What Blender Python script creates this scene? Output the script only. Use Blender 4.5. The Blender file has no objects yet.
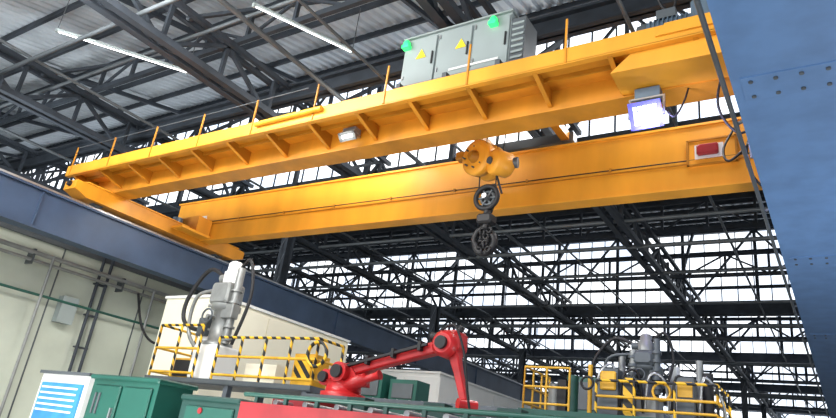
import bpy, math, random
from mathutils import Vector, Matrix
random.seed(7)
ZO=1.6
scene=bpy.context.scene
coll=scene.collection
# ---------------- materials ----------------
def mat(name,col,rough=.5,metal=0.0,var=0.0,scale=3.0,bump=0.0,emis=None,es=0.0,dark=None,streak=False):
    m=bpy.data.materials.new(name);m.use_nodes=True
    nt=m.node_tree;b=nt.nodes['Principled BSDF']
    b.inputs['Roughness'].default_value=rough;b.inputs['Metallic'].default_value=metal
    c=(*col,1)
    b.inputs['Base Color'].default_value=c
    if var>0 or bump>0:
        tc=nt.nodes.new('ShaderNodeTexCoord');n=nt.nodes.new('ShaderNodeTexNoise')
        n.inputs['Scale'].default_value=scale;n.inputs['Detail'].default_value=6
        if streak:
            mp=nt.nodes.new('ShaderNodeMapping');mp.inputs['Scale'].default_value=(1,1,.25)
            nt.links.new(tc.outputs['Object'],mp.inputs['Vector']);nt.links.new(mp.outputs['Vector'],n.inputs['Vector'])
        else: nt.links.new(tc.outputs['Object'],n.inputs['Vector'])
        if var>0:
            r=nt.nodes.new('ShaderNodeValToRGB')
            d=dark if dark else tuple(x*(1-var) for x in col)
            r.color_ramp.elements[0].position=.3;r.color_ramp.elements[0].color=(*d,1)
            r.color_ramp.elements[1].position=.62;r.color_ramp.elements[1].color=c
            nt.links.new(n.outputs['Fac'],r.inputs['Fac']);nt.links.new(r.outputs['Color'],b.inputs['Base Color'])
            if emis: nt.links.new(r.outputs['Color'],b.inputs['Emission Color'])
        if bump>0:
            bp=nt.nodes.new('ShaderNodeBump');bp.inputs['Strength'].default_value=bump;bp.inputs['Distance'].default_value=.02
            nt.links.new(n.outputs['Fac'],bp.inputs['Height']);nt.links.new(bp.outputs['Normal'],b.inputs['Normal'])
    if emis:
        if var==0:b.inputs['Emission Color'].default_value=(*emis,1)
        b.inputs['Emission Strength'].default_value=es
    return m
def hazard(name,k=16,a=(.85,.5,.02),bcol=(.015,.015,.015)):
    m=bpy.data.materials.new(name);m.use_nodes=True;nt=m.node_tree;b=nt.nodes['Principled BSDF']
    tc=nt.nodes.new('ShaderNodeTexCoord');sp=nt.nodes.new('ShaderNodeSeparateXYZ')
    nt.links.new(tc.outputs['Object'],sp.inputs[0])
    ad=nt.nodes.new('ShaderNodeMath');ad.operation='ADD';nt.links.new(sp.outputs[0],ad.inputs[0]);nt.links.new(sp.outputs[2],ad.inputs[1])
    ad2=nt.nodes.new('ShaderNodeMath');ad2.operation='ADD';nt.links.new(ad.outputs[0],ad2.inputs[0]);nt.links.new(sp.outputs[1],ad2.inputs[1])
    mu=nt.nodes.new('ShaderNodeMath');mu.operation='MULTIPLY';mu.inputs[1].default_value=k;nt.links.new(ad2.outputs[0],mu.inputs[0])
    si=nt.nodes.new('ShaderNodeMath');si.operation='SINE';nt.links.new(mu.outputs[0],si.inputs[0])
    gt=nt.nodes.new('ShaderNodeMath');gt.operation='GREATER_THAN';gt.inputs[1].default_value=0;nt.links.new(si.outputs[0],gt.inputs[0])
    mx=nt.nodes.new('ShaderNodeMix');mx.data_type='RGBA'
    nt.links.new(gt.outputs[0],mx.inputs['Factor']);mx.inputs['A'].default_value=(*bcol,1);mx.inputs['B'].default_value=(*a,1)
    nt.links.new(mx.outputs['Result'],b.inputs['Base Color']);b.inputs['Roughness'].default_value=.5
    return m
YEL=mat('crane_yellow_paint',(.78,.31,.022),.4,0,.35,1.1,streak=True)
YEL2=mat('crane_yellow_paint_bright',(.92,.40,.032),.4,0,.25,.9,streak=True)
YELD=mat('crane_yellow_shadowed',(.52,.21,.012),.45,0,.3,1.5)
NAVY=mat('runway_navy_paint',(.045,.075,.135),.45,0,.3,1.2)
BLUE=mat('runway_blue_paint',(.125,.25,.48),.5,0,.18,2.5)
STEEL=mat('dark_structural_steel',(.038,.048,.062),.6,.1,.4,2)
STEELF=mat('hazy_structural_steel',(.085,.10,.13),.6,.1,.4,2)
STEELG=mat('grey_structural_steel',(.13,.15,.175),.55,.3,.4,2)
ROOF=mat('corrugated_roof_sheet',(.55,.60,.64),.5,.1,.3,.6)
GREY=mat('cabinet_grey_paint',(.29,.335,.33),.45,0,.1,1)
GREYM=mat('machine_grey_paint',(.30,.31,.30),.4,.3,.3,3)
GREYD=mat('dark_grey_paint',(.10,.115,.125),.5,.2,.2,2)
BGREY=mat('motor_bluegrey_paint',(.14,.20,.26),.45,.2,.2,3)
METAL=mat('bare_metal',(.5,.51,.52),.35,.8,.2,4)
BLACK=mat('black_rubber',(.012,.012,.014),.6)
RED=mat('robot_red_paint',(.62,.022,.025),.36,0,.3,3)
CREAM=mat('cream_enclosure_paint',(.88,.84,.68),.5,0,.10,.5)
WHITEP=mat('white_panel',(.78,.79,.77),.5,0,.1,.6)
WALLM=mat('beige_wall_panel',(.60,.64,.54),.6,0,.3,.35)
GREEN=mat('machine_green_paint',(.012,.095,.07),.4,0,.3,1.2)
GREEND=mat('machine_dark_green',(.010,.055,.045),.45,0,.3,1.2)
REDD=mat('machine_red_rail',(.36,.018,.025),.4,0,.35,2)
SAFE=mat('safety_yellow',(.82,.45,.03),.42,0,.3,3)
HAZ=hazard('hazard_stripes',22)
CONC=mat('concrete_floor',(.46,.46,.45),.6,0,.3,.4,.2)
GLASS=mat('frosted_daylight_glazing',(.95,.98,1),.3,0,.3,.35,emis=(1,1,1),es=2.0,dark=(.52,.62,.78))
LEDW=mat('lamp_white_led',(1,1,1),.3,emis=(1,1,1),es=5)
LEDV=mat('lamp_violet_led',(.7,.7,1),.3,emis=(.50,.55,1.0),es=2.2)
VIOF=mat('lamp_housing_violet_glow',(.12,.12,.35),.3,emis=(.12,.12,.9),es=.9)  # violet LED spill put into the rim as its own glow
LEDG=mat('beacon_green',(.05,.9,.25),.3,emis=(.03,1,.16),es=1.2)
BLUEP=mat('blue_print_panel',(.05,.28,.62),.4,0,.3,3)
SIGNY=mat('warning_sign_yellow',(.9,.65,.02),.5)
# ---------------- mesh builder ----------------
class MB:
    def __init__(s): s.v=[];s.f=[];s.mi=[];s.mats=[];s.sm=[]
    def _m(s,m):
        if m not in s.mats:s.mats.append(m)
        return s.mats.index(m)
    def add(s,vs,fs,m,smooth=False):
        o=len(s.v);i=s._m(m)
        s.v+= [Vector(v) for v in vs]
        for f in fs:
            s.f.append([o+k for k in f]);s.mi.append(i);s.sm.append(smooth)
        return s
    def box(s,x0,x1,y0,y1,z0,z1,m):
        return s.add([(x0,y0,z0),(x1,y0,z0),(x1,y1,z0),(x0,y1,z0),(x0,y0,z1),(x1,y0,z1),(x1,y1,z1),(x0,y1,z1)],
          [(0,3,2,1),(4,5,6,7),(0,1,5,4),(1,2,6,5),(2,3,7,6),(3,0,4,7)],m)
    def cbox(s,x0,x1,y0,y1,z0,z1,m,c=.03):
        pr=[(x0+c,z0),(x1-c,z0),(x1,z0+c),(x1,z1-c),(x1-c,z1),(x0+c,z1),(x0,z1-c),(x0,z0+c)]
        cx=(x0+x1)/2;cz=(z0+z1)/2
        def ins(p): return (cx+(p[0]-cx)*(1-2*c/(x1-x0)),cz+(p[1]-cz)*(1-2*c/(z1-z0)))
        rings=[[ (a,y0,b) for a,b in map(ins,pr)],[(a,y0+c,b) for a,b in pr],[(a,y1-c,b) for a,b in pr],[(a,y1,b) for a,b in map(ins,pr)]]
        return s.rings(rings,m)
    def rings(s,rings,m,smooth=False,caps=True):
        n=len(rings[0]);vs=[p for r in rings for p in r];fs=[]
        for i in range(len(rings)-1):
            for j in range(n):
                k=(j+1)%n
                fs.append((i*n+j,i*n+k,(i+1)*n+k,(i+1)*n+j))
        s.add(vs,fs,m,smooth)
        if caps:
            s.add(rings[0],[tuple(range(n-1,-1,-1))],m);s.add(rings[-1],[tuple(range(n))],m)
        return s
    def frame(s,p,q,up=(0,0,1)):
        p=Vector(p);q=Vector(q);d=(q-p).normalized();u=Vector(up)
        if abs(d.dot(u))>.98:u=Vector((0,1,0)) if abs(d.y)<.9 else Vector((1,0,0))
        a=d.cross(u).normalized();b=a.cross(d).normalized();return p,q,d,a,b
    def beam(s,p,q,w,h,m,w2=None,h2=None,up=(0,0,1)):
        p,q,d,a,b=s.frame(p,q,up);w2=w2 or w;h2=h2 or h
        r=lambda c,w,h:[c-a*w/2-b*h/2,c+a*w/2-b*h/2,c+a*w/2+b*h/2,c-a*w/2+b*h/2]
        return s.rings([r(p,w,h),r(q,w2,h2)],m)
    def cyl(s,p,q,r,m,n=14,r2=None,prof=None):
        p,q,d,a,b=s.frame(p,q)
        L=(q-p)
        prof=prof or [(0,r),(1,r2 if r2 is not None else r)]
        rs=[[p+L*t+(a*math.cos(2*math.pi*k/n)+b*math.sin(2*math.pi*k/n))*rr for k in range(n)] for t,rr in prof]
        return s.rings(rs,m,True)
    def ibeam(s,p,q,w,h,t,m,up=(0,0,1)):
        p,q,d,a,b=s.frame(p,q,up)
        s.beam(p,q,t,h,m,up=up)
        s.beam(p+b*(h/2-t/2),q+b*(h/2-t/2),w,t,m,up=up);s.beam(p-b*(h/2-t/2),q-b*(h/2-t/2),w,t,m,up=up)
        return s
    def poly(s,pts,y0,y1,m,ax=1):
        if ax==1: r=[[(a,y,b) for a,b in pts] for y in (y0,y1)]
        else: r=[[(y,a,b) for a,b in pts] for y in (y0,y1)]
        return s.rings(r,m)
    def tube(s,pts,r,m,n=8,sub=6):
        P=[Vector(p) for p in pts];Q=[]
        for i in range(len(P)-1):
            p0=P[max(i-1,0)];p1=P[i];p2=P[i+1];p3=P[min(i+2,len(P)-1)]
            for k in range(sub):
                t=k/sub
                Q.append(.5*((2*p1)+(p2-p0)*t+(2*p0-5*p1+4*p2-p3)*t*t+(3*p1-p0-3*p2+p3)*t**3))
        Q.append(P[-1]);rings=[];a=None
        for i,c in enumerate(Q):
            d=(Q[min(i+1,len(Q)-1)]-Q[max(i-1,0)]).normalized()
            if a is None:
                u=Vector((0,0,1)) if abs(d.z)<.9 else Vector((1,0,0));a=d.cross(u).normalized()
            a=(a-d*a.dot(d)).normalized();b=d.cross(a)
            rings.append([c+(a*math.cos(2*math.pi*k/n)+b*math.sin(2*math.pi*k/n))*r for k in range(n)])
        return s.rings(rings,m,True)
    def torus(s,c,R,r,m,axis='Y',n=24,k=8,a0=0,a1=2*math.pi):
        full=abs(a1-a0-2*math.pi)<1e-6
        pts=[]
        c=Vector(c)
        for i in range(n+(0 if full else 1)):
            t=a0+(a1-a0)*i/n
            e=Vector((math.cos(t),0,math.sin(t))) if axis=='Y' else (Vector((0,math.cos(t),math.sin(t))) if axis=='X' else Vector((math.cos(t),math.sin(t),0)))
            ax=Vector((0,1,0)) if axis=='Y' else (Vector((1,0,0)) if axis=='X' else Vector((0,0,1)))
            pts.append([c+e*R+(e*math.cos(2*math.pi*j/k)+ax*math.sin(2*math.pi*j/k))*r for j in range(k)])
        if full: pts.append(pts[0])
        return s.rings(pts,m,True,caps=not full)
    def make(s,name,parent=None,bevel=0):
        xs=[v.x for v in s.v];ys=[v.y for v in s.v];zs=[v.z for v in s.v]
        o=Vector(((min(xs)+max(xs))/2,(min(ys)+max(ys))/2,min(zs)))
        me=bpy.data.meshes.new(name);me.from_pydata([v-o for v in s.v],[],s.f)
        for m in s.mats:me.materials.append(m)
        me.polygons.foreach_set('material_index',s.mi);me.polygons.foreach_set('use_smooth',s.sm)
        import bmesh
        bm=bmesh.new();bm.from_mesh(me);bmesh.ops.recalc_face_normals(bm,faces=bm.faces);bm.to_mesh(me);bm.free()
        me.update()
        ob=bpy.data.objects.new(name,me);coll.objects.link(ob);ob.location=o+Vector((0,0,ZO))
        if bevel:
            bv=ob.modifiers.new('bevel','BEVEL');bv.width=bevel;bv.segments=2;bv.limit_method='ANGLE'
        if parent:
            ob.parent=parent;ob.matrix_parent_inverse=Matrix.Translation(-parent.location)
        return ob
def empty(name,loc):
    e=bpy.data.objects.new(name,None);coll.objects.link(e);e.location=(loc[0],loc[1],loc[2]+ZO);return e

# ---------------- camera ----------------
cx=Vector((.8412,.0965,.5320)).normalized()
cy=Vector((.5258,-.3742,-.7639));cy=(cy-cx*cy.dot(cx)).normalized()
cz=cx.cross(cy)
cd=bpy.data.cameras.new('camera');cam=bpy.data.objects.new('camera',cd);coll.objects.link(cam)
cam.matrix_world=Matrix.Translation((0,0,ZO))@Matrix((cx,cy,cz)).to_4x4()
cd.sensor_fit='HORIZONTAL';cd.sensor_width=36;cd.lens=36*645/836;cd.clip_end=400
scene.camera=cam

# ---------------- shell ----------------
XL,XR=-62,26
TE=[-2.4,17.3,37,50,63,76,89]
ZL,ZH=9.6,14.3
MB().box(XL,XR,-22,96,-1.8,-1.6,CONC).make('floor')
w=MB();w.box(XL-.3,XL,-2,95,-1.6,14.5,WALLM)
for i in range(-2,95,4): w.box(XL,XL+.12,i,i+.2,-1.6,14.3,STEELG)
w.make('wall_far_left')
w=MB();w.box(XR,XR+.3,-2,95,-1.6,14.5,WALLM)
for i in range(-2,95,4): w.box(XR-.12,XR,i,i+.2,-1.6,14.3,STEELG)
w.make('wall_right')
w=MB();w.box(XL,XR,94.2,94.5,-1.6,2,GREYD);w.box(XL,XR,94.2,94.5,8.6,9.6,GREYD)
for x in range(XL,XR,6): w.box(x,x+.8,94.1,94.5,2,8.6,STEEL)
w.make('wall_back')
w=MB();w.box(XL,XR,94.3,94.4,2,8.6,GLASS)
for z in (3.2,4.4,5.6,6.8,8): w.box(XL,XR,94.2,94.28,z,z+.12,STEEL)
w.make('window_back')
rf=MB()
for k in range(len(TE)-1):
    ya,yb=TE[k],TE[k+1]
    if ya>75: continue
    per=.36;n=int((XR-XL)/per);vs=[];fs=[]
    for i in range(n):
        x=XL+i*per
        for dx,dz in ((0,0),(.12,0),(.18,.09),(.30,.09)):
            vs.append((x+dx,ya,ZL+.25+dz));vs.append((x+dx,yb+.1,ZH+.15+dz))
    for i in range(len(vs)//2-1): fs.append((2*i,2*i+1,2*i+3,2*i+2))
    rf.add(vs,fs,ROOF)
rf.make('ceiling')
pu=MB()
for k in range(len(TE)-1):
    ya,yb=TE[k],TE[k+1];nn=12 if yb-ya>15 else 7
    for j in range(1,nn):
        t=j/nn;y=ya+(yb-ya)*t;z=ZL+(ZH-ZL)*t+.08
        pu.box(XL,XR,y-.05,y+.05,z-.13,z+.07,STEEL)
pu.make('roof_purlins')
for k,y in enumerate(TE[1:]):
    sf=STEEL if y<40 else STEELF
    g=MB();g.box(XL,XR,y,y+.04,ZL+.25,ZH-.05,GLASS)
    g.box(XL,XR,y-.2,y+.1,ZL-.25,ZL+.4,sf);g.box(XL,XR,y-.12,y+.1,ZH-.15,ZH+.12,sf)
    for z in (ZL+1.3,ZL+2.3,ZL+3.3): g.box(XL,XR,y-.08,y-.01,z-.09,z+.09,sf)
    x=XL
    while x<XR:
        g.box(x,x+.05,y-.06,y-.01,ZL+.2,ZH,sf);x+=.8
    g.make('window_%d'%(k+1))
def lattice_x(m,y,z0,z1,x0,x1,step,w,mt):
    m.beam((x0,y,z0),(x1,y,z0),w,w*1.3,mt);m.beam((x0,y,z1),(x1,y,z1),w,w,mt)
    x=x0;i=0
    while x<x1-step:
        m.beam((x,y,z0),(x,y,z1),w*.8,w*.8,mt)
        m.beam((x,y,z0 if i%2 else z1),(x+step,y,z1 if i%2 else z0),w*.55,w*.55,mt);x+=step;i+=1
def lattice_y(m,x,z0,z1,y0,y1,step,w,mt):
    for dx in (-.2,.2):
        m.beam((x+dx,y0,z0),(x+dx,y1,z0),w*1.2,w,mt);m.beam((x+dx,y0,z1),(x+dx,y1,z1),w*.8,w*.8,mt)
    y=y0;i=0
    while y<y1-.01:
        m.beam((x,y,z0),(x,y,z1),w*.6,w*.6,mt)
        m.beam((x,y,z0 if i%2 else z1),(x,y+step,z1 if i%2 else z0),w*.6,w*.6,mt)
        m.beam((x-.2,y,z0),(x+.2,y+step*.5,z0),.07,.05,mt);m.beam((x+.2,y+step*.5,z0),(x-.2,y+step,z0),.07,.05,mt);y+=step;i+=1
for i,y in enumerate(TE[1:]):
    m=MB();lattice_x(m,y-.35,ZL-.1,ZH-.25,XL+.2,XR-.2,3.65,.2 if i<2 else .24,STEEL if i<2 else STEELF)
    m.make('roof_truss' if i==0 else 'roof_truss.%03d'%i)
for i,(y,z0,z1) in enumerate([(9.5,10.4,11.2),(27,10.5,11.8),(31.5,9.9,10.9),(43.5,9.6,10.8),(56.5,9.2,10.6),(69.5,9,10.6),(4.6,9.2,10.4),(15.0,10.4,12.6)]):
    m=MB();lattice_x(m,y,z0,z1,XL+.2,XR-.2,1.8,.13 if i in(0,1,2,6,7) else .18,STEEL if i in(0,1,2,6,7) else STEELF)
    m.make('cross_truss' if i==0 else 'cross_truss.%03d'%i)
XT=[.8,-6.5,-13.8,-21.1,-28.4,-35.7,-43,-50.3]
for i,x in enumerate(XT):
    m=MB();lattice_y(m,x,9.05,10.25,-2,92,1.9,.18,STEEL)
    m.make('longitudinal_truss' if i==0 else 'longitudinal_truss.%03d'%i)
m=MB()
for x in XT:
    for y in TE[1:]:
        m.beam((x,y-5,9.1),(x,y-.3,ZH-.3),.14,.14,STEEL)
    m.beam((x,8,10.2),(x+3.65,12,13),.1,.1,STEEL);m.beam((x,8,10.2),(x-3.65,12,13),.1,.1,STEEL)
    m.beam((x,2,10.2),(x+3.65,5,11.3),.1,.1,STEEL);m.beam((x,2,10.2),(x-3.65,5,11.3),.1,.1,STEEL)
    m.beam((x+3.65,-1,10.0),(x+3.65,16.5,13.9),.12,.16,STEEL)
m.make('roof_bracing')
m=MB();m.ibeam((XL,11.8,10.0),(XR,11.8,10.0),.35,.55,.06,STEEL);m.make('roof_crossbeam')
m=MB()
for x,z,r in ((-18.6,9.3,.05),(-11.5,9.5,.07),(-9.2,9.0,.04),(-3.2,9.4,.05),(-24.5,9.2,.06)):
    m.cyl((x,-2,z),(x,90,z),r,GREYD,8)
for y,z,r in ((6.6,9.2,.06),(8.2,9.7,.05),(13.4,9.4,.05),(22,9.1,.07),(24.5,9.0,.09),(28,9.0,.07),(33,9,.08),(36.5,8.7,.12),(40,8.8,.06),(47,8.7,.12),(60,8.6,.2)):
    m.cyl((XL,y,z),(XR,y,z),r,GREYD,8)
m.make('roof_pipework')
def column(x,y,z1,name='steel_column'):
    m=MB();m.ibeam((x,y,-1.6),(x,y,z1),.38,.45,.04,STEEL,up=(0,1,0))
    m.box(x-.35,x+.35,y-.35,y+.35,-1.6,-1.54,STEELG)
    for z in range(0,int(z1),1): m.beam((x-.15,y-.23,z),(x+.15,y-.23,z+.8),.05,.03,STEELG)
    return m.make(name)
ci=0
for x,ys in ((-20.35,(6.5,19.5,32.5,45.5,58.5)),(-43,(16,29,42,55)),(-13.8,(55,68,81)),(-28.4,(68,81)),(-6.5,(55,68,81)),(14,(42,55,68))):
    for y in ys:
        column(x,y,9.0,'steel_column' if ci==0 else 'steel_column.%03d'%ci);ci+=1

# ---------------- runways ----------------
def runway(x0,x1,name,mt):
    e=empty(name,((x0+x1)/2,30,4.5));c=(x0+x1)/2
    m=MB();m.box(x0,x1,-6,88,4.5,4.56,mt);m.box(x0,x1,-6,88,5.54,5.6,mt)
    m.box(x0+.08,x1-.08,-6,88,4.56,5.54,mt)
    y=-5
    while y<88:
        m.box(x0+.03,x1-.03,y,y+.03,4.56,5.54,mt);y+=6.4
    m.make('box_girder',e)
    m=MB();rx=c if c<-5 else -.2
    m.box(rx-.04,rx+.04,-6,88,5.6,5.72,METAL);m.box(rx-.09,rx+.09,-6,88,5.6,5.62,METAL);m.make('rail',e)
    m=MB()
    for y in (6.5,19.5,32.5,45.5,58.5,78):
        if c<-5:
            m.beam((c-2.2,y,4.4),(c,y,4.4),.2,.2,mt);m.beam((c-2.2,y,3.2),(c,y,4.4),.12,.12,mt)
        elif y>30: m.ibeam((c+.2,y,-1.6),(c+.2,y,4.5),.4,.5,.05,mt,up=(0,1,0))
    if c>-5:
        m.ibeam((c+.9,-3,-1.6),(c+.9,-3,4.5),.4,.5,.05,mt,up=(0,1,0));m.box(x0,c+1.2,-3.3,-2.7,4.3,4.5,mt)
        # splice plates with bolts on the underside
        for y in (7.2,13.6,20):
            m.box(x0+.1,x1-.1,y-.25,y+.25,4.485,4.5,mt)
            for bx in (x0+.2,x0+.45,x0+.7,x0+.95):
                for by in (-.16,.16): m.cyl((bx,y+by,4.465),(bx,y+by,4.49),.025,GREYD,8)
    m.make('brackets',e)
    return e
runway(-18.15,-17.65,'crane_runway_beam',NAVY)
rr=runway(-.78,.55,'crane_runway_beam.001',BLUE)
m=MB();m.cyl((-.86,1,4.5),(-.86,80,4.5),.03,GREYD,8)
for y in range(2,60,3): m.beam((-.86,y,4.5),(-.74,y,4.55),.04,.03,GREYD)
m.make('conductor_conduit',rr)

# ---------------- CRANE ----------------
crane=empty('overhead_bridge_crane',(-9.5,11.3,5.7))
GB=6.26
m=MB()
m.poly([(-18.9,6.75),(-18.2,GB),(-.55,GB),(-.55,7.4),(-18.9,7.4)],9.62,10.05,YEL)
m.box(-18.2,-.55,9.56,10.1,GB-.03,GB,YEL);m.box(-18.95,-.55,9.56,10.1,7.4,7.44,YEL2)
m.make('main_girder_front',crane)
m=MB()
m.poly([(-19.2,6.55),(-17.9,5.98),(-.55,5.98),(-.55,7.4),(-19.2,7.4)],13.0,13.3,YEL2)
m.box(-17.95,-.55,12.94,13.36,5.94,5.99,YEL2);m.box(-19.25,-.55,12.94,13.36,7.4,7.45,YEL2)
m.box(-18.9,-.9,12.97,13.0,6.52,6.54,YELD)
m.make('main_girder_rear',crane)
m=MB()
m.cyl((-18.6,12.96,6.62),(-.9,12.96,6.60),.013,BLACK,6)
for x in range(-18,-1,2): m.box(x,x+.05,12.94,13.0,6.58,6.65,YELD)
m.make('girder_cable',crane)
m=MB()
for y in (9.83,13.15): m.box(-18.4,-.8,y-.03,y+.03,7.44,7.52,METAL)
m.make('trolley_rails',crane)
m=MB()
m.box(-18.9,-.8,8.78,9.62,6.70,6.74,YEL)
m.box(-18.9,-.8,8.74,8.78,6.60,6.90,YEL2);m.box(-18.9,-.8,8.74,8.86,6.58,6.61,YEL2)
m.box(-18.9,-.8,9.2,9.24,6.62,6.70,YELD)
x=-18.6
while x<-1:
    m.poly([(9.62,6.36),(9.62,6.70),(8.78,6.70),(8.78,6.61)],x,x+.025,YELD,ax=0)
    m.beam((x+.012,9.61,6.35),(x+.012,8.79,6.595),.08,.02,YEL);x+=1.32
m.make('walkway',crane)
m=MB()
x=-18.7
while x<-2.5:
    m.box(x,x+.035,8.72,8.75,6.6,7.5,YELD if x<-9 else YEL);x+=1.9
m.cyl((-18.7,8.74,7.48),(-9.5,8.74,7.48),.010,GREYD,8)
m.make('handrail',crane)
m=MB()
m.poly([(-2.75,6.28),(-.6,6.24),(-.6,6.69),(-2.3,6.69)],8.86,9.61,YEL2)
m.poly([(-2.0,6.69),(-.95,6.69),(-.95,6.9),(-1.85,6.9)],8.7,8.74,YEL2)
m.make('end_gearbox_housing',crane)
for nm,x0,x1 in (('end_truck_left',-18.2,-17.6),('end_truck_right',-.5,.1)):
    m=MB();m.box(x0,x1,8.9,14.5,5.8,6.22,YEL);m.box(x0-.04,x1+.04,8.8,14.6,6.22,6.25,YEL2)
    m.poly([(8.9,6.22),(8.9,5.8),(8.5,5.95),(8.5,6.2)],x0,x1,YEL,ax=0)
    m.poly([(14.5,6.22),(14.5,5.8),(14.9,5.95),(14.9,6.2)],x0,x1,YEL,ax=0)
    for y in (9.4,14.0):
        m.cyl((x0+.18,y,5.9),(x1-.18,y,5.9),.19,GREYD,20)
    for y in (8.42,14.9): m.cyl((x0+.3,y,6.1),(x0+.3,y+.08,6.1),.08,BLACK,12)
    m.make(nm,crane)
m=MB()
m.box(-7.3,-4.8,9.2,9.75,7.18,8.42,GREY)
for i in range(3):
    xa=-7.26+i*.83
    m.cbox(xa,xa+.78,9.16,9.2,7.24,8.36,GREY,.012)
    m.box(xa+.70,xa+.73,9.13,9.16,7.65,7.95,BLACK)
    for z in (7.4,8.2): m.box(xa+.02,xa+.05,9.14,9.16,z,z+.1,METAL)
m.box(-7.34,-4.76,9.14,9.78,8.42,8.46,GREY)
m.poly([(-6.0,7.85),(-5.75,7.85),(-5.875,8.07)],9.145,9.155,SIGNY)
m.poly([(-6.95,7.85),(-6.7,7.85),(-6.825,8.07)],9.145,9.155,SIGNY)
m.box(-6.1,-5.0,9.145,9.155,7.35,7.4,WHITEP)
for j in range(8): m.box(-4.8,-4.72,9.25,9.7,7.35+j*.13,7.40+j*.13,GREYD)
m.box(-4.8,-4.5,9.2,9.75,7.18,8.25,GREYD)
for j in range(7): m.box(-4.76,-4.52,9.17,9.2,7.3+j*.13,7.35+j*.13,GREY)
for x in (-7.2,-6.1,-4.95):
    m.box(x,x+.1,8.95,9.7,6.74,7.18,GREYD)
m.box(-7.3,-4.5,9.1,9.7,7.08,7.18,GREYD)
m.make('electrical_cabinet',crane)
m=MB()
for x in (-7.2,-5.15):
    m.cyl((x,9.1,8.22),(x,9.1,8.36),.09,LEDG,14,prof=[(0,.08),(.5,.075),(.85,.05),(1,.01)])
    m.box(x-.08,x+.08,9.03,9.16,8.14,8.22,LEDG)
m.make('signal_beacons',crane)
m=MB()
m.cyl((-2.2,9.15,7.05),(-1.5,9.15,7.05),.22,BGREY,20)
for i in range(9): m.cyl((-2.15+i*.07,9.15,7.05),(-2.13+i*.07,9.15,7.05),.25,BGREY,20)
m.cyl((-2.36,9.15,7.05),(-2.2,9.15,7.05),.2,GREYD,20,r2=.23)
m.cbox(-1.5,-.95,8.86,9.45,6.74,7.4,BGREY,.05)
m.cyl((-1.22,8.78,7.08),(-1.22,8.86,7.08),.2,BGREY,18)
m.box(-2.05,-1.75,9.0,9.3,7.25,7.42,GREYD)
m.box(-2.2,-1.5,9.0,9.3,6.74,6.85,GREYD)
m.tube([(-1.9,9.1,7.4),(-2.0,9.0,7.75),(-1.5,9.0,7.9),(-1.1,9.0,7.6),(-.8,9.1,7.0),(-.75,9.3,6.6)],.022,BLACK)
m.tube([(-1.8,9.1,7.4),(-1.6,9.0,8.05),(-1.1,9.0,8.2),(-.75,9.1,7.6),(-.7,9.2,6.8)],.017,BLACK)
m.make('travel_motor',crane)
def rot_panel(m,c,w,h,t,tilt,body,led,gx,gy,rim=None):
    c=Vector(c);n=Vector((.25,-math.cos(tilt),-math.sin(tilt))).normalized();a=Vector((1,0,0));a=(a-n*a.dot(n)).normalized();b=n.cross(a)
    rim=rim or body
    def bx(cc,ww,hh,n0,n1,mt):
        r=[[cc+a*sx*ww/2+b*sy*hh/2+n*nn for sx,sy in ((-1,-1),(1,-1),(1,1),(-1,1))] for nn in (n0,n1)]
        m.rings(r,mt)
    bx(c,w,h,-t,0,body)
    for sx in (-1,1): bx(c+a*sx*(w/2-.03),.06,h,0,.03,rim);bx(c+b*sx*(h/2-.03),w,.06,0,.03,rim)
    for i in range(gx):
        for j in range(gy):
            bx(c+a*((i+.5)/gx-.5)*(w-.12)+b*((j+.5)/gy-.5)*(h-.12),(w-.12)/gx*.85,(h-.12)/gy*.85,0,.008,led)
    for i in range(7): bx(c+a*(i/6-.5)*w*.85,.01,h*.85,-t-.05,-t,body)
m=MB();rot_panel(m,(-2.3,9.3,5.66),.50,.44,.07,.6,BGREY,LEDV,5,4,VIOF)
m.beam((-2.57,9.4,6.04),(-2.57,9.36,5.66),.035,.05,METAL);m.beam((-2.03,9.4,6.04),(-2.03,9.36,5.66),.035,.05,METAL)
m.beam((-2.58,9.42,6.04),(-2.02,9.42,6.04),.05,.03,METAL);m.beam((-2.3,9.42,6.04),(-2.3,9.7,6.26),.08,.04,METAL)
m.box(-2.5,-2.1,9.4,9.62,6.06,6.24,BGREY)
m.tube([(-2.1,9.45,6.0),(-1.9,9.4,5.6),(-1.75,9.5,5.9),(-1.7,9.65,6.25)],.016,BLACK)
m.make('floodlight_violet',crane)
m=MB();rot_panel(m,(-8.5,9.2,6.32),.38,.2,.06,.7,GREYM,LEDW,4,2)
m.beam((-8.5,9.3,6.42),(-8.5,9.6,6.5),.06,.05,METAL);m.box(-8.75,-8.4,9.3,9.5,6.48,6.60,GREYM)
m.beam((-8.7,9.28,6.52),(-8.7,9.2,6.3),.03,.03,METAL)
m.make('floodlight_white',crane)
m=MB();m.cyl((-10.9,8.68,6.78),(-8.9,8.68,6.80),.06,SAFE,12);m.make('yellow_tube',crane)
m=MB();m.box(-2.35,-1.4,12.95,13.0,6.45,7.05,YEL2);m.box(-2.2,-1.65,12.93,12.95,6.6,6.92,WHITEP)
m.cbox(-2.15,-1.73,12.8,12.93,6.65,6.88,REDD,.03)
for x in (-2.35,-1.42): m.box(x-.01,x+.03,12.91,12.96,6.45,7.05,YELD)
for z in (6.45,7.02): m.box(-2.35,-1.4,12.91,12.96,z,z+.03,YELD)
m.make('isolator_box',crane)
m=MB();m.box(-18.4,-18.05,12.95,13.0,6.72,6.88,REDD);m.box(-17.9,-17.6,12.96,13.0,6.7,6.85,WHITEP);m.make('name_plates',crane)
m=MB()
m.tube([(-1.35,12.9,7.3),(-1.6,12.6,6.6),(-1.5,12.4,6.2),(-1.2,12.5,6.5),(-1.0,12.7,7.0)],.025,BLACK)
m.tube([(-1.1,12.9,7.2),(-1.2,12.5,6.2),(-.95,12.4,5.6),(-.8,12.6,6.1),(-.8,12.9,6.8)],.025,BLACK)
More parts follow.
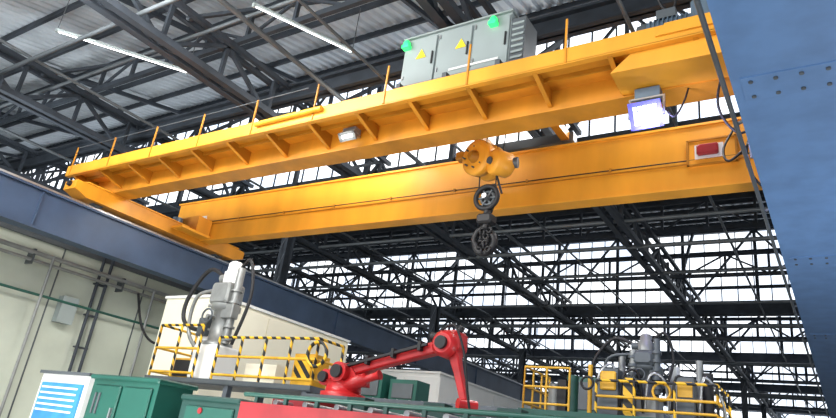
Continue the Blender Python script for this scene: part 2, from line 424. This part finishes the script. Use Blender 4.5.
m.tube([(-.8,9.6,7.3),(-1.15,9.55,6.4),(-1.25,9.5,5.7),(-1.0,9.5,5.2),(-.75,9.6,5.4),(-.7,9.8,5.8)],.02,BLACK)
m.cyl((-.95,8.9,6.7),(-.80,9.2,4.6),.03,GREYD,8)
m.cyl((-1.08,9.2,8.2),(-.98,9.3,5.9),.035,GREYD,8)
m.make('festoon_cables',crane)
m=MB()
m.box(-18.6,-17.2,12.4,12.95,6.05,6.6,YEL);m.box(-18.8,-17.1,11.8,12.95,5.98,6.05,YEL2)
m.cyl((-18.0,12.2,6.05),(-18.0,12.2,6.5),.16,BGREY,14)
m.make('drive_bracket',crane)
m=MB()
m.box(-7.4,-4.9,9.75,9.98,7.58,7.82,GREYD);m.box(-7.4,-4.9,13.05,13.3,7.58,7.82,GREYD)
for x in (-7.2,-5.2): m.box(x,x+.2,9.8,13.25,7.62,7.82,YELD)
for x in (-7.1,-5.1):
    for y in (9.83,13.15): m.cyl((x,y-.07,7.62),(x,y+.07,7.62),.12,GREYD,16)
m.cyl((-6.15,10.9,7.75),(-6.15,12.2,7.75),.2,GREYD,20)
m.make('hoist_trolley',crane)
hk=empty('hook_block',(-6.1,11.3,4.3));hk.parent=crane;hk.matrix_parent_inverse=Matrix.Translation(-crane.location)
m=MB()
m.cyl((-6.36,11.0,6.37),(-6.20,11.6,6.44),.42,YEL2,40,prof=[(0,.30),(.03,.38),(.08,.41),(.35,.41),(.38,.37),(.62,.37),(.65,.41),(.92,.41),(1,.36)])
m.cyl((-6.40,10.86,6.36),(-6.36,11.01,6.37),.1,YELD,24,prof=[(0,.07),(.3,.11),(1,.15)])
for k in range(8):
    a=k*math.pi/4; cxk=-6.37+.25*math.cos(a);czk=6.37+.25*math.sin(a);m.cyl((cxk-.01,10.96,czk),(cxk+.01,11.04,czk),.018,GREYD,8)
m.cyl((-5.92,10.95,6.18),(-5.66,11.35,6.2),.28,YEL2,28,prof=[(0,.14),(.06,.25),(.12,.28),(.88,.28),(1,.24)])
m.cyl((-5.94,10.9,6.18),(-5.91,10.97,6.18),.08,GREYD,16)
m.cyl((-5.62,11.2,6.2),(-5.42,11.24,6.2),.12,GREYD,16)
m.beam((-6.3,11.3,6.5),(-5.7,11.3,6.3),.25,.2,YEL)
m.cbox(-6.95,-6.72,11.15,11.4,6.46,6.66,YELD,.03);m.beam((-6.8,11.25,6.56),(-6.4,11.3,6.5),.08,.08,YELD)
m.make('sheave_housing',hk)
m=MB()
for dx in (-.25,.25):
    for dy in (-.15,.15): m.cyl((-6.15+dx,11.3+dy,6.6),(-6.15+dx*.8,11.5+dy,7.75),.014,BLACK,6)
m.make('wire_ropes_upper',hk)
m=MB()
m.torus((-6.1,11.25,5.47),.26,.055,BLACK,'Y',28);m.torus((-6.1,11.3,5.47),.15,.03,GREYD,'Y',20)
for k in range(6):
    a=k*math.pi/3;m.beam((-6.1,11.28,5.47),(-6.1+.24*math.cos(a),11.28,5.47+.24*math.sin(a)),.035,.035,GREYD)
m.cyl((-6.1,11.12,5.47),(-6.1,11.42,5.47),.06,METAL,12)
m.poly([(-6.3,5.6),(-6.22,5.82),(-5.96,5.82),(-5.88,5.55),(-6.0,5.15),(-6.16,5.15)],11.33,11.38,BLACK)
for dx in (-.2,.2): m.cyl((-6.1+dx,11.25,5.5),(-6.12+dx,11.25,6.15),.016,BLACK,6)
m.cyl((-5.9,11.2,6.0),(-5.72,11.2,5.5),.025,BLACK,6)
m.make('lower_sheave',hk)
m=MB()
m.cyl((-6.08,11.3,5.25),(-6.08,11.3,4.92),.08,BLACK,14)
m.cbox(-6.26,-5.9,11.15,11.45,4.86,5.08,BLACK,.04)
m.tube([(-6.08,11.3,4.9),(-6.08,11.3,4.72),(-5.90,11.3,4.6),(-5.86,11.3,4.4),(-6.0,11.3,4.24),(-6.2,11.3,4.27),(-6.28,11.3,4.44)],.08,BLACK,10)
m.tube([(-6.08,11.3,4.8),(-6.26,11.3,4.72),(-6.33,11.3,4.54),(-6.28,11.3,4.38)],.06,BLACK,8)
for k in range(8):
    m.torus((-5.99+.05*math.sin(k*2),11.2,4.76-k*.07),.055,.025,BLACK,'Y' if k%2 else 'X',12,6)
    m.torus((-6.19+.03*math.sin(k*3),11.36,4.8-k*.07),.055,.025,BLACK,'X' if k%2 else 'Y',12,6)
    m.torus((-6.1+.06*math.sin(k*4),11.25,4.74-k*.07),.055,.025,BLACK,'X' if k%2 else 'Z',12,6)
m.make('hook',hk)

for i,(a,b) in enumerate([((-16.8,6.3,9.45),(-14.9,9.1,9.45)),((-10.9,7.8,9.5),(-9.8,10.2,9.5))]):
    a=Vector(a);b=Vector(b);m=MB()
    m.beam(a+Vector((0,0,.06)),b+Vector((0,0,.06)),.08,.05,GREY);m.cyl(a,b,.014,LEDW,10)
    for p in (a,b): m.cyl(p+Vector((0,0,.08)),p+Vector((0,0,1.4)),.012,GREYD,6);m.box(p.x-.03,p.x+.03,p.y-.03,p.y+.03,p.z-.03,p.z+.08,GREY)
    m.make('tube_light' if i==0 else 'tube_light.%03d'%i)

# ---------------- left wall partition ----------------
m=MB();m.box(-20.12,-20,-2,18.5,-1.6,4.9,WALLM)
y=-2
while y<18.5: m.box(-20.0,-19.98,y,y+.04,-1.6,4.9,GREYD);y+=3.0
m.box(-20.0,-19.9,-2,18.5,4.8,4.95,GREYD)
m.make('wall_left')
m=MB()
for y in (11.2,11.5): m.cyl((-19.75,y,-1.6),(-19.75,y,5.0),.05,STEEL,8)
for z in range(-1,5): m.box(-19.9,-19.72,11.15,11.55,z,z+.05,STEEL)
m.make('ladder_rack')
# pipe runs in front of the wall
m=MB()
for z,r in ((4.35,.07),(4.12,.05),(3.2,.04)): m.cyl((-19.7,2,z),(-19.7,18.3,z),r,GREYM if r>.045 else GREEN,8)
for y in (9.6,13.2,14.6,16.4): m.cyl((-19.65,y,-1.6),(-19.65,y,4.4),.045,GREYM,8)
for y in (10.3,15.4): m.box(-19.97,-19.7,y,y+.5,2.6,3.4,GREY)
for y in range(3,18,3): m.box(-20,-19.65,y,y+.06,4.0,4.45,GREYD)
m.tube([(-19.6,12.6,4.1),(-19.3,12.9,3.0),(-19.0,13.4,2.6),(-18.6,14,3.1),(-18.3,14.4,4.4)],.04,BLACK)
m.make('wall_pipework')
def enclosure(name,x0,x1,y0,y1,z1,mt):
    m=MB();m.box(x0,x1,y0,y1,-1.6,z1,mt)
    n=max(1,round((x1-x0)/1.3))
    for i in range(n): 
        a=x0+(x1-x0)*i/n;m.cbox(a+.03,a+(x1-x0)/n-.03,y0-.03,y0,-1.3,z1-.12,mt,.012)
    n=max(1,round((y1-y0)/2.2))
    for i in range(n):
        a=y0+(y1-y0)*i/n
        m.box(x1,x1+.03,a+.02,a+(y1-y0)/n-.02,-1.3,z1-.12,mt)
    m.box(x0-.04,x1+.06,y0-.06,y1+.04,z1,z1+.08,WHITEP)
    return m.make(name)
enclosure('machine_enclosure',-17.4,-15,12.2,18.3,3.75,CREAM)
enclosure('machine_enclosure.001',-16.1,-13,21.6,31,3.3,WHITEP)
# ---------------- platform with railings ----------------
pl=empty('work_platform',(-12,11,1.2))
m=MB();m.box(-15.0,-9.4,10.5,11.8,1.12,1.24,STEELG)
for x in (-14.8,-12,-9.6):
    for y in (10.6,11.65): m.beam((x,y,-1.6),(x,y,1.12),.14,.14,STEELG)
m.box(-15.0,-9.4,10.47,10.5,1.14,1.24,GREYD)
m.make('deck',pl)
def railing(pts,z0,h,parent,name,postm=SAFE,haz=True,step=.9,r=.032):
    m=MB()
    for (xa,ya),(xb,yb) in zip(pts[:-1],pts[1:]):
        L=math.hypot(xb-xa,yb-ya);n=max(1,round(L/step))
        for i in range(n+1):
            t=i/n;x=xa+(xb-xa)*t;y=ya+(yb-ya)*t;m.cyl((x,y,z0),(x,y,z0+h),r,HAZ if haz else postm,8)
        for zz,mm in ((z0+h,HAZ if haz else postm),(z0+h*.55,postm),(z0+.12,postm)):
            m.cyl((xa,ya,zz),(xb,yb,zz),r,mm,8)
    m.make(name,parent)
railing([(-14.95,11.7),(-14.95,10.55),(-13.3,10.55)],1.24,1.3,pl,'railing_a')
railing([(-12.6,10.55),(-9.45,10.55),(-9.45,11.4)],1.24,1.0,pl,'railing_b')
m=MB()
m.box(-14.4,-13.6,10.8,11.4,1.24,1.75,SAFE);m.box(-14.35,-13.65,10.77,10.8,1.3,1.7,BLACK)
m.box(-10.3,-9.7,10.8,11.3,1.24,1.95,SAFE);m.cbox(-10.25,-9.75,10.76,10.8,1.4,1.85,HAZ,.02)
m.torus((-9.4,10.5,1.9),.26,.04,HAZ,'Y');m.box(-11.9,-10.9,10.9,11.6,1.24,1.7,CREAM)
m.make('control_boxes',pl)
def tower(name,cx_,cy_,z0,z1,s=1,main=WHITEP,mt2=METAL,dk=GREYD):
    m=MB();H=z1-z0
    m.cbox(cx_-.35*s,cx_+.35*s,cy_-.3*s,cy_+.3*s,z0,z0+H*.28,main,.04)
    m.cyl((cx_,cy_,z0+H*.28),(cx_,cy_,z0+H*.62),.26*s,mt2,20,prof=[(0,.3*s),(.08,.3*s),(.1,.22*s),(.85,.22*s),(.88,.3*s),(1,.3*s)])
    m.cyl((cx_-.28*s,cy_-.1,z0+H*.25),(cx_-.28*s,cy_-.1,z0+H*.8),.09*s,main,14)
    m.cyl((cx_+.3*s,cy_-.1,z0+H*.3),(cx_+.3*s,cy_-.1,z0+H*.93),.08*s,mt2,14)
    m.cbox(cx_-.3*s,cx_+.24*s,cy_-.26*s,cy_+.2*s,z0+H*.62,z0+H*.8,mt2,.05)
    m.cyl((cx_,cy_,z0+H*.8),(cx_,cy_,z1),.15*s,main,18,prof=[(0,.2*s),(.5,.2*s),(.55,.16*s),(.9,.15*s),(1,.1*s)])
    m.cyl((cx_-.35*s,cy_,z0+H*.86),(cx_+.1*s,cy_,z0+H*.86),.09*s,dk,14)
    m.cbox(cx_+.1*s,cx_+.42*s,cy_-.2*s,cy_,z0+H*.5,z0+H*.62,dk,.02)
    m.cbox(cx_-.45*s,cx_-.2*s,cy_-.25*s,cy_-.05,z0+H*.35,z0+H*.5,GREYD,.02)
    for k in range(5): 
        z=z0+H*(.3+.1*k);m.cyl((cx_-.28*s,cy_-.1,z),(cx_-.28*s,cy_-.1,z+.05),.13*s,mt2,12)
        m.cyl((cx_+.3*s,cy_-.1,z+.08),(cx_+.3*s,cy_-.1,z+.13),.12*s,dk,12)
    m.torus((cx_-.05,cy_-.4*s,z0+H*.5),.14*s,.02*s,GREYD,'Y')
    m.cyl((cx_-.05,cy_-.4*s,z0+H*.5),(cx_-.05,cy_-.1,z0+H*.5),.04*s,mt2,10)
    m.tube([(cx_-.2*s,cy_,z0+H*.85),(cx_-.8*s,cy_,z0+H*.95),(cx_-1.3*s,cy_,z0+H*.7),(cx_-1.25*s,cy_,z0+H*.5),(cx_-.7*s,cy_,z0+H*.42),(cx_-.3*s,cy_,z0+H*.5)],.045*s,BLACK)
    m.tube([(cx_-.2*s,cy_-.1,z0+H*.75),(cx_-.9*s,cy_-.1,z0+H*.7),(cx_-1.0*s,cy_,z0+H*.4),(cx_-.4*s,cy_,z0+H*.2)],.04*s,mt2)
    m.tube([(cx_+.1*s,cy_,z0+H*.9),(cx_+.5*s,cy_-.1,z0+H*1.0),(cx_+.65*s,cy_,z0+H*.7),(cx_+.4*s,cy_,z0+H*.3)],.035*s,BLACK)
    return m.make(name)
tower('dosing_pump_unit',-13.3,11.1,1.24,4.35,1.25,WHITEP,GREYM,GREYM)
# ---------------- robot ----------------
rb=empty('industrial_robot_arm',(-8.1,9.75,-1.6))
m=MB();m.box(-8.75,-7.35,9.1,10.4,-1.6,-1.5,GREYD);m.cyl((-8.05,9.75,-1.5),(-8.05,9.75,.85),.38,GREYD,24);m.box(-8.6,-7.5,9.25,10.25,.85,.95,GREYD);m.make('pedestal',rb)
m=MB();m.cyl((-8.05,9.75,.95),(-8.05,9.75,1.25),.40,RED,28,prof=[(0,.42),(.3,.42),(.35,.34),(.9,.32),(1,.36)])
m.poly([(-8.35,1.2),(-7.6,1.2),(-7.62,1.32),(-7.8,1.52),(-8.15,1.56),(-8.4,1.4)],9.55,9.95,RED)
m.cyl((-8.35,9.5,1.3),(-8.35,10.0,1.3),.15,RED,20);m.cyl((-8.36,9.42,1.3),(-8.36,9.5,1.3),.10,BLACK,16)
m.cyl((-7.98,9.4,1.4),(-7.98,10.1,1.4),.18,RED,24);m.cyl((-7.98,9.33,1.4),(-7.98,9.4,1.4),.12,BLACK,20)
m.make('turret',rb)
m=MB()
m.cyl((-7.95,9.6,1.16),(-7.15,9.6,1.40),.12,RED,18,prof=[(0,.08),(.1,.12),(.6,.12),(.62,.07),(.9,.07),(1,.09)])
m.make('counterbalance',rb)
def link(m,p,q,w0,h0,w1,h1,mt):
    p=Vector(p);q=Vector(q);d=(q-p).normalized();a=Vector((0,1,0));b=a.cross(d).normalized()
    if b.z<0:b=-b
    rs=[]
    for t,s in ((0,.75),(.08,1),(.5,.82),(.92,1),(1,.8)):
        c=p+(q-p)*t;w=(w0+(w1-w0)*t)*s;h=(h0+(h1-h0)*t)*s;k=.25
        pr=[(-1+k,-1),(1-k,-1),(1,-1+k),(1,1-k),(1-k,1),(-1+k,1),(-1,1-k),(-1,-1+k)]
        rs.append([c+a*x*w/2+b*z*h/2 for x,z in pr])
    m.rings(rs,mt)
m=MB();link(m,(-8.1,9.72,1.42),(-5.9,9.72,1.97),.28,.25,.22,.21,RED)
link(m,(-7.9,9.52,1.52),(-6.2,9.55,1.96),.07,.06,.06,.06,BLACK)
for t in (.3,.55,.8):
    m.box(-8.1+2.2*t-.03,-8.1+2.2*t+.03,9.5,9.62,1.42+.55*t-.02,1.42+.55*t+.14,BLACK)
m.make('lower_arm',rb)
m=MB();m.cyl((-5.85,9.45,1.97),(-5.85,10.0,1.97),.23,RED,26,prof=[(0,.17),(.1,.23),(.9,.23),(1,.17)])
m.cyl((-5.85,9.38,1.97),(-5.85,9.45,1.97),.11,BLACK,20)
m.cbox(-6.05,-5.6,9.55,9.95,1.85,2.22,RED,.06);m.cyl((-6.25,9.75,2.13),(-5.9,9.75,2.11),.08,BLACK,14)
m.cyl((-5.7,9.7,2.18),(-5.62,9.7,2.3),.06,BLACK,12)
m.make('elbow',rb)
m=MB();link(m,(-5.80,9.72,2.02),(-5.42,9.7,1.0),.2,.22,.13,.12,RED)
m.cyl((-5.5,9.58,1.0),(-5.3,9.85,1.0),.09,RED,16)
link(m,(-5.42,9.7,1.02),(-5.25,9.68,.5),.11,.11,.08,.08,RED)
m.cyl((-5.25,9.68,.55),(-5.2,9.68,.37),.08,BLACK,14)
for s in (-1,1): m.beam((-5.2+s*.1,9.68,.37),(-5.2+s*.14,9.68,.1),.03,.05,METAL)
m.box(-5.36,-5.04,9.63,9.73,.33,.38,METAL)
m.tube([(-5.9,9.5,2.2),(-5.6,9.4,2.25),(-5.4,9.45,1.8),(-5.3,9.5,1.2),(-5.2,9.55,.7)],.022,BLACK)
m.make('forearm_and_gripper',rb)
rb.location.x+=.13
# ---------------- right machinery ----------------
pr=empty('filling_platform',(-3,11,1.0))
m=MB();m.box(-4.7,-1.5,10.5,11.8,.98,1.08,STEELG)
for x in (-4.6,-3.0,-1.6):
    for y in (10.6,11.7): m.beam((x,y,-1.6),(x,y,.98),.12,.12,STEELG)
m.box(-4.7,-1.5,10.47,10.5,.92,1.1,GREEN)
m.make('deck',pr)
railing([(-4.65,11.7),(-4.65,10.55),(-3.85,10.55)],1.08,.72,pr,'railing_a',haz=False,step=.38,r=.02)
railing([(-3.4,10.55),(-1.6,10.55),(-1.6,11.7)],1.08,.55,pr,'railing_b',step=.6,r=.022)
m=MB()
m.box(-3.4,-3.1,10.7,11.0,1.08,1.85,GREYD);m.cbox(-3.38,-3.12,10.66,10.7,1.5,1.8,SAFE,.02)
m.box(-3.0,-2.85,10.65,10.85,1.08,1.7,HAZ);m.box(-2.2,-1.95,10.7,11.0,1.08,1.75,GREYD)
m.box(-2.18,-1.97,10.67,10.7,1.45,1.68,SAFE);m.cyl((-1.78,10.9,1.08),(-1.78,10.9,1.85),.08,BLACK,12)
m.cyl((-3.65,11.0,1.08),(-3.65,11.0,1.95),.04,SAFE,10);m.cyl((-3.95,11,1.08),(-3.95,11,1.75),.1,GREEN,12)
m.cyl((-4.3,11.1,1.08),(-4.3,11.1,1.6),.12,GREYM,12);m.box(-4.15,-4.0,10.8,11,1.08,1.65,BLACK)
m.cyl((-1.95,11.2,1.08),(-1.95,11.2,2.1),.05,GREYM,12)
m.cyl((-3.2,11.3,1.08),(-3.2,11.3,2.2),.06,GREYM,12);m.cyl((-2.35,11.3,1.08),(-2.35,11.3,2.0),.09,WHITEP,12)
m.torus((-2.4,10.6,1.5),.13,.02,SAFE,'Y');m.torus((-3.6,10.7,1.6),.1,.02,BLACK,'Y')
for k in range(5):
    x=-3.5+k*.4;m.tube([(x,10.8,1.2),(x+.1,10.7,1.75),(x+.3,10.8,1.9-.1*k),(x+.35,10.9,1.2)],.022,BLACK if k%2 else METAL)
m.make('valves_and_boxes',pr)
tower('dosing_pump_unit.001',-2.75,11.1,1.08,2.5,.66,GREYM,GREYD)
# ---------------- foreground machines ----------------
m=MB()
m.box(-9.8,-8.2,6.0,6.6,-1.6,.6,GREEN);m.cbox(-9.86,-8.15,5.94,6.66,.6,.67,GREEN,.02)
m.cbox(-9.7,-9.03,5.96,6.0,-1.3,.52,GREEN,.015);m.cbox(-8.97,-8.3,5.96,6.0,-1.3,.52,GREEN,.015)
m.box(-9.1,-9.07,5.92,5.96,-.2,.2,METAL)
for x in (-9.6,-9.5): m.box(x,x+.04,5.94,5.96,.1,.4,GREYD)
m.make('green_machine_cabinet')
m=MB()
m.box(-7.75,-6.6,6.1,6.9,-1.6,.42,GREEND);m.cbox(-7.77,-6.58,6.06,6.94,.42,.5,GREEND,.02)
m.cbox(-7.62,-6.68,6.07,6.1,-1.2,.36,GREEN,.015);m.cyl((-7.3,6.05,.3),(-7.3,6.1,.3),.04,REDD,12)
m.make('green_control_cabinet')
m=MB()
m.box(-6.5,-1.6,6.1,7.3,-1.6,.2,GREEND)
m.box(-6.5,-1.6,6.0,6.1,.18,.42,REDD);m.box(-6.5,-1.6,7.2,7.3,.3,.62,GREEN)
m.box(-6.5,-1.6,6.0,7.3,.42,.46,REDD)
m.cyl((-6.5,6.05,.56),(-1.6,6.05,.56),.03,GREEN,10)
x=-6.3
while x<-1.7:
    m.box(x,x+.05,6.03,6.07,.46,.56,GREEND);m.cyl((x+.2,6.2,.5),(x+.2,7.15,.5),.04,METAL,10);x+=.5
m.box(-6.45,-5.9,6.5,7.2,.46,.62,REDD)
for x in (-5.6,-4.4,-3.4): m.box(x,x+.3,7.0,7.2,.46,.72,GREEND)
m.make('roller_conveyor_bed')
m=MB();m.box(-11.5,-10.1,6.1,6.7,-1.6,.64,WHITEP);m.box(-11.4,-10.2,6.07,6.1,-.6,.5,BLUEP)
for i in range(5): m.box(-11.35,-10.3,6.06,6.07,.05+i*.09,.08+i*.09,WHITEP)
m.box(-11.54,-10.07,6.05,6.74,.64,.69,GREYD)
m.make('display_cabinet')
m=MB()
for i in range(3):
    y=13+i*2.2
    m.box(-12,-3,y,y+.12,1.2-.05*i,1.35,STEELG);m.box(-12,-3,y+.9,y+1.0,1.2,1.33,STEELG)
    for x in (-11.5,-8.5,-5.5,-3.2): m.box(x,x+.12,y,y+1,-1.6,1.2,STEELG)
    x=-11.8
    while x<-3: m.cyl((x,y+.1,1.32),(x,y+.9,1.32),.05,METAL,8);x+=.35
m.make('roller_conveyor')
m=MB()
for x,y,h in ((-10.5,13.4,2.0),(-9.6,13.6,1.9),(-4.9,13.3,2.1)):
    m.box(x,x+.8,y,y+.6,1.37,h,GREEN);m.box(x+.1,x+.7,y-.03,y,1.45,h-.1,GREYD)
m.make('machine_heads')

# ---------------- lights ----------------
wd=bpy.data.worlds.new('world');scene.world=wd;wd.use_nodes=True
bg=wd.node_tree.nodes['Background'];bg.inputs[0].default_value=(.88,.94,1,1);bg.inputs[1].default_value=1.8
def area(name,loc,target,size,power,col=(1,1,1)):
    ld=bpy.data.lights.new(name,'AREA');ld.shape='RECTANGLE';ld.size=size[0];ld.size_y=size[1];ld.energy=power;ld.color=col
    o=bpy.data.objects.new(name,ld);coll.objects.link(o);o.location=(loc[0],loc[1],loc[2]+ZO)
    d=Vector(target)-Vector(loc);o.rotation_euler=d.to_track_quat('-Z','Y').to_euler();return o
area('overhead_fill',(-9,-3,8.5),(-9,11,6),(14,3),1250,(1,.98,.94))  # added fill from behind the camera for the crane front, no fixture
area('overhead_fill.001',(-12,4.5,8.8),(-13,12,2),(6,1.5),800,(1,.98,.94))  # unseen fill added over the left platform and enclosure
area('overhead_fill.002',(-5,15,8.8),(-7,13,2),(10,1),500,(1,1,1))  # added overhead fill towards the floor machinery
area('overhead_fill.003',(-10,12.4,8.6),(-16,13.5,2),(3,1),350,(1,.99,.95))  # added to brighten the cream enclosure, no lamp hangs here
area('upward_fill',(1.8,1.5,-1.0),(-.4,6,4.5),(1.2,.6),170,(.9,.95,1))  # added unseen from below to brighten the blue runway underside
area('upward_fill.001',(-8,2.5,-1.2),(-9,10,10),(3,1),420,(1,.99,.96))  # low fill added out of frame for the crane underside
area('upward_fill.002',(-22,7,5.5),(-26,14,11),(2,1),500,(.95,.98,1))  # added upward fill to lift the roof on the left
area('upward_fill.003',(1.5,11,-1.2),(-.2,14,4.5),(1.2,.8),230,(.95,.95,1))  # second added fill under the blue runway beam
area('upward_fill.004',(-14,3,7.6),(-15,9,11.5),(5,1),420,(.96,.98,1))  # extra fill added to brighten the roof deck, no fixture
def spot(name,loc,target,e,col,ang=2.2):
    ld=bpy.data.lights.new(name,'SPOT');ld.energy=e;ld.color=col;ld.spot_size=ang;ld.spot_blend=.6;ld.shadow_soft_size=.2
    o=bpy.data.objects.new(name,ld);coll.objects.link(o);o.location=(loc[0],loc[1],loc[2]+ZO)
    o.rotation_euler=(Vector(target)-Vector(loc)).to_track_quat('-Z','Y').to_euler()
spot('floodlight_beam',(-2.2,9.0,5.45),(-.3,12,4),220,(.45,.42,1),2.8)
scene.view_settings.view_transform='Standard'
scene.view_settings.look='None'
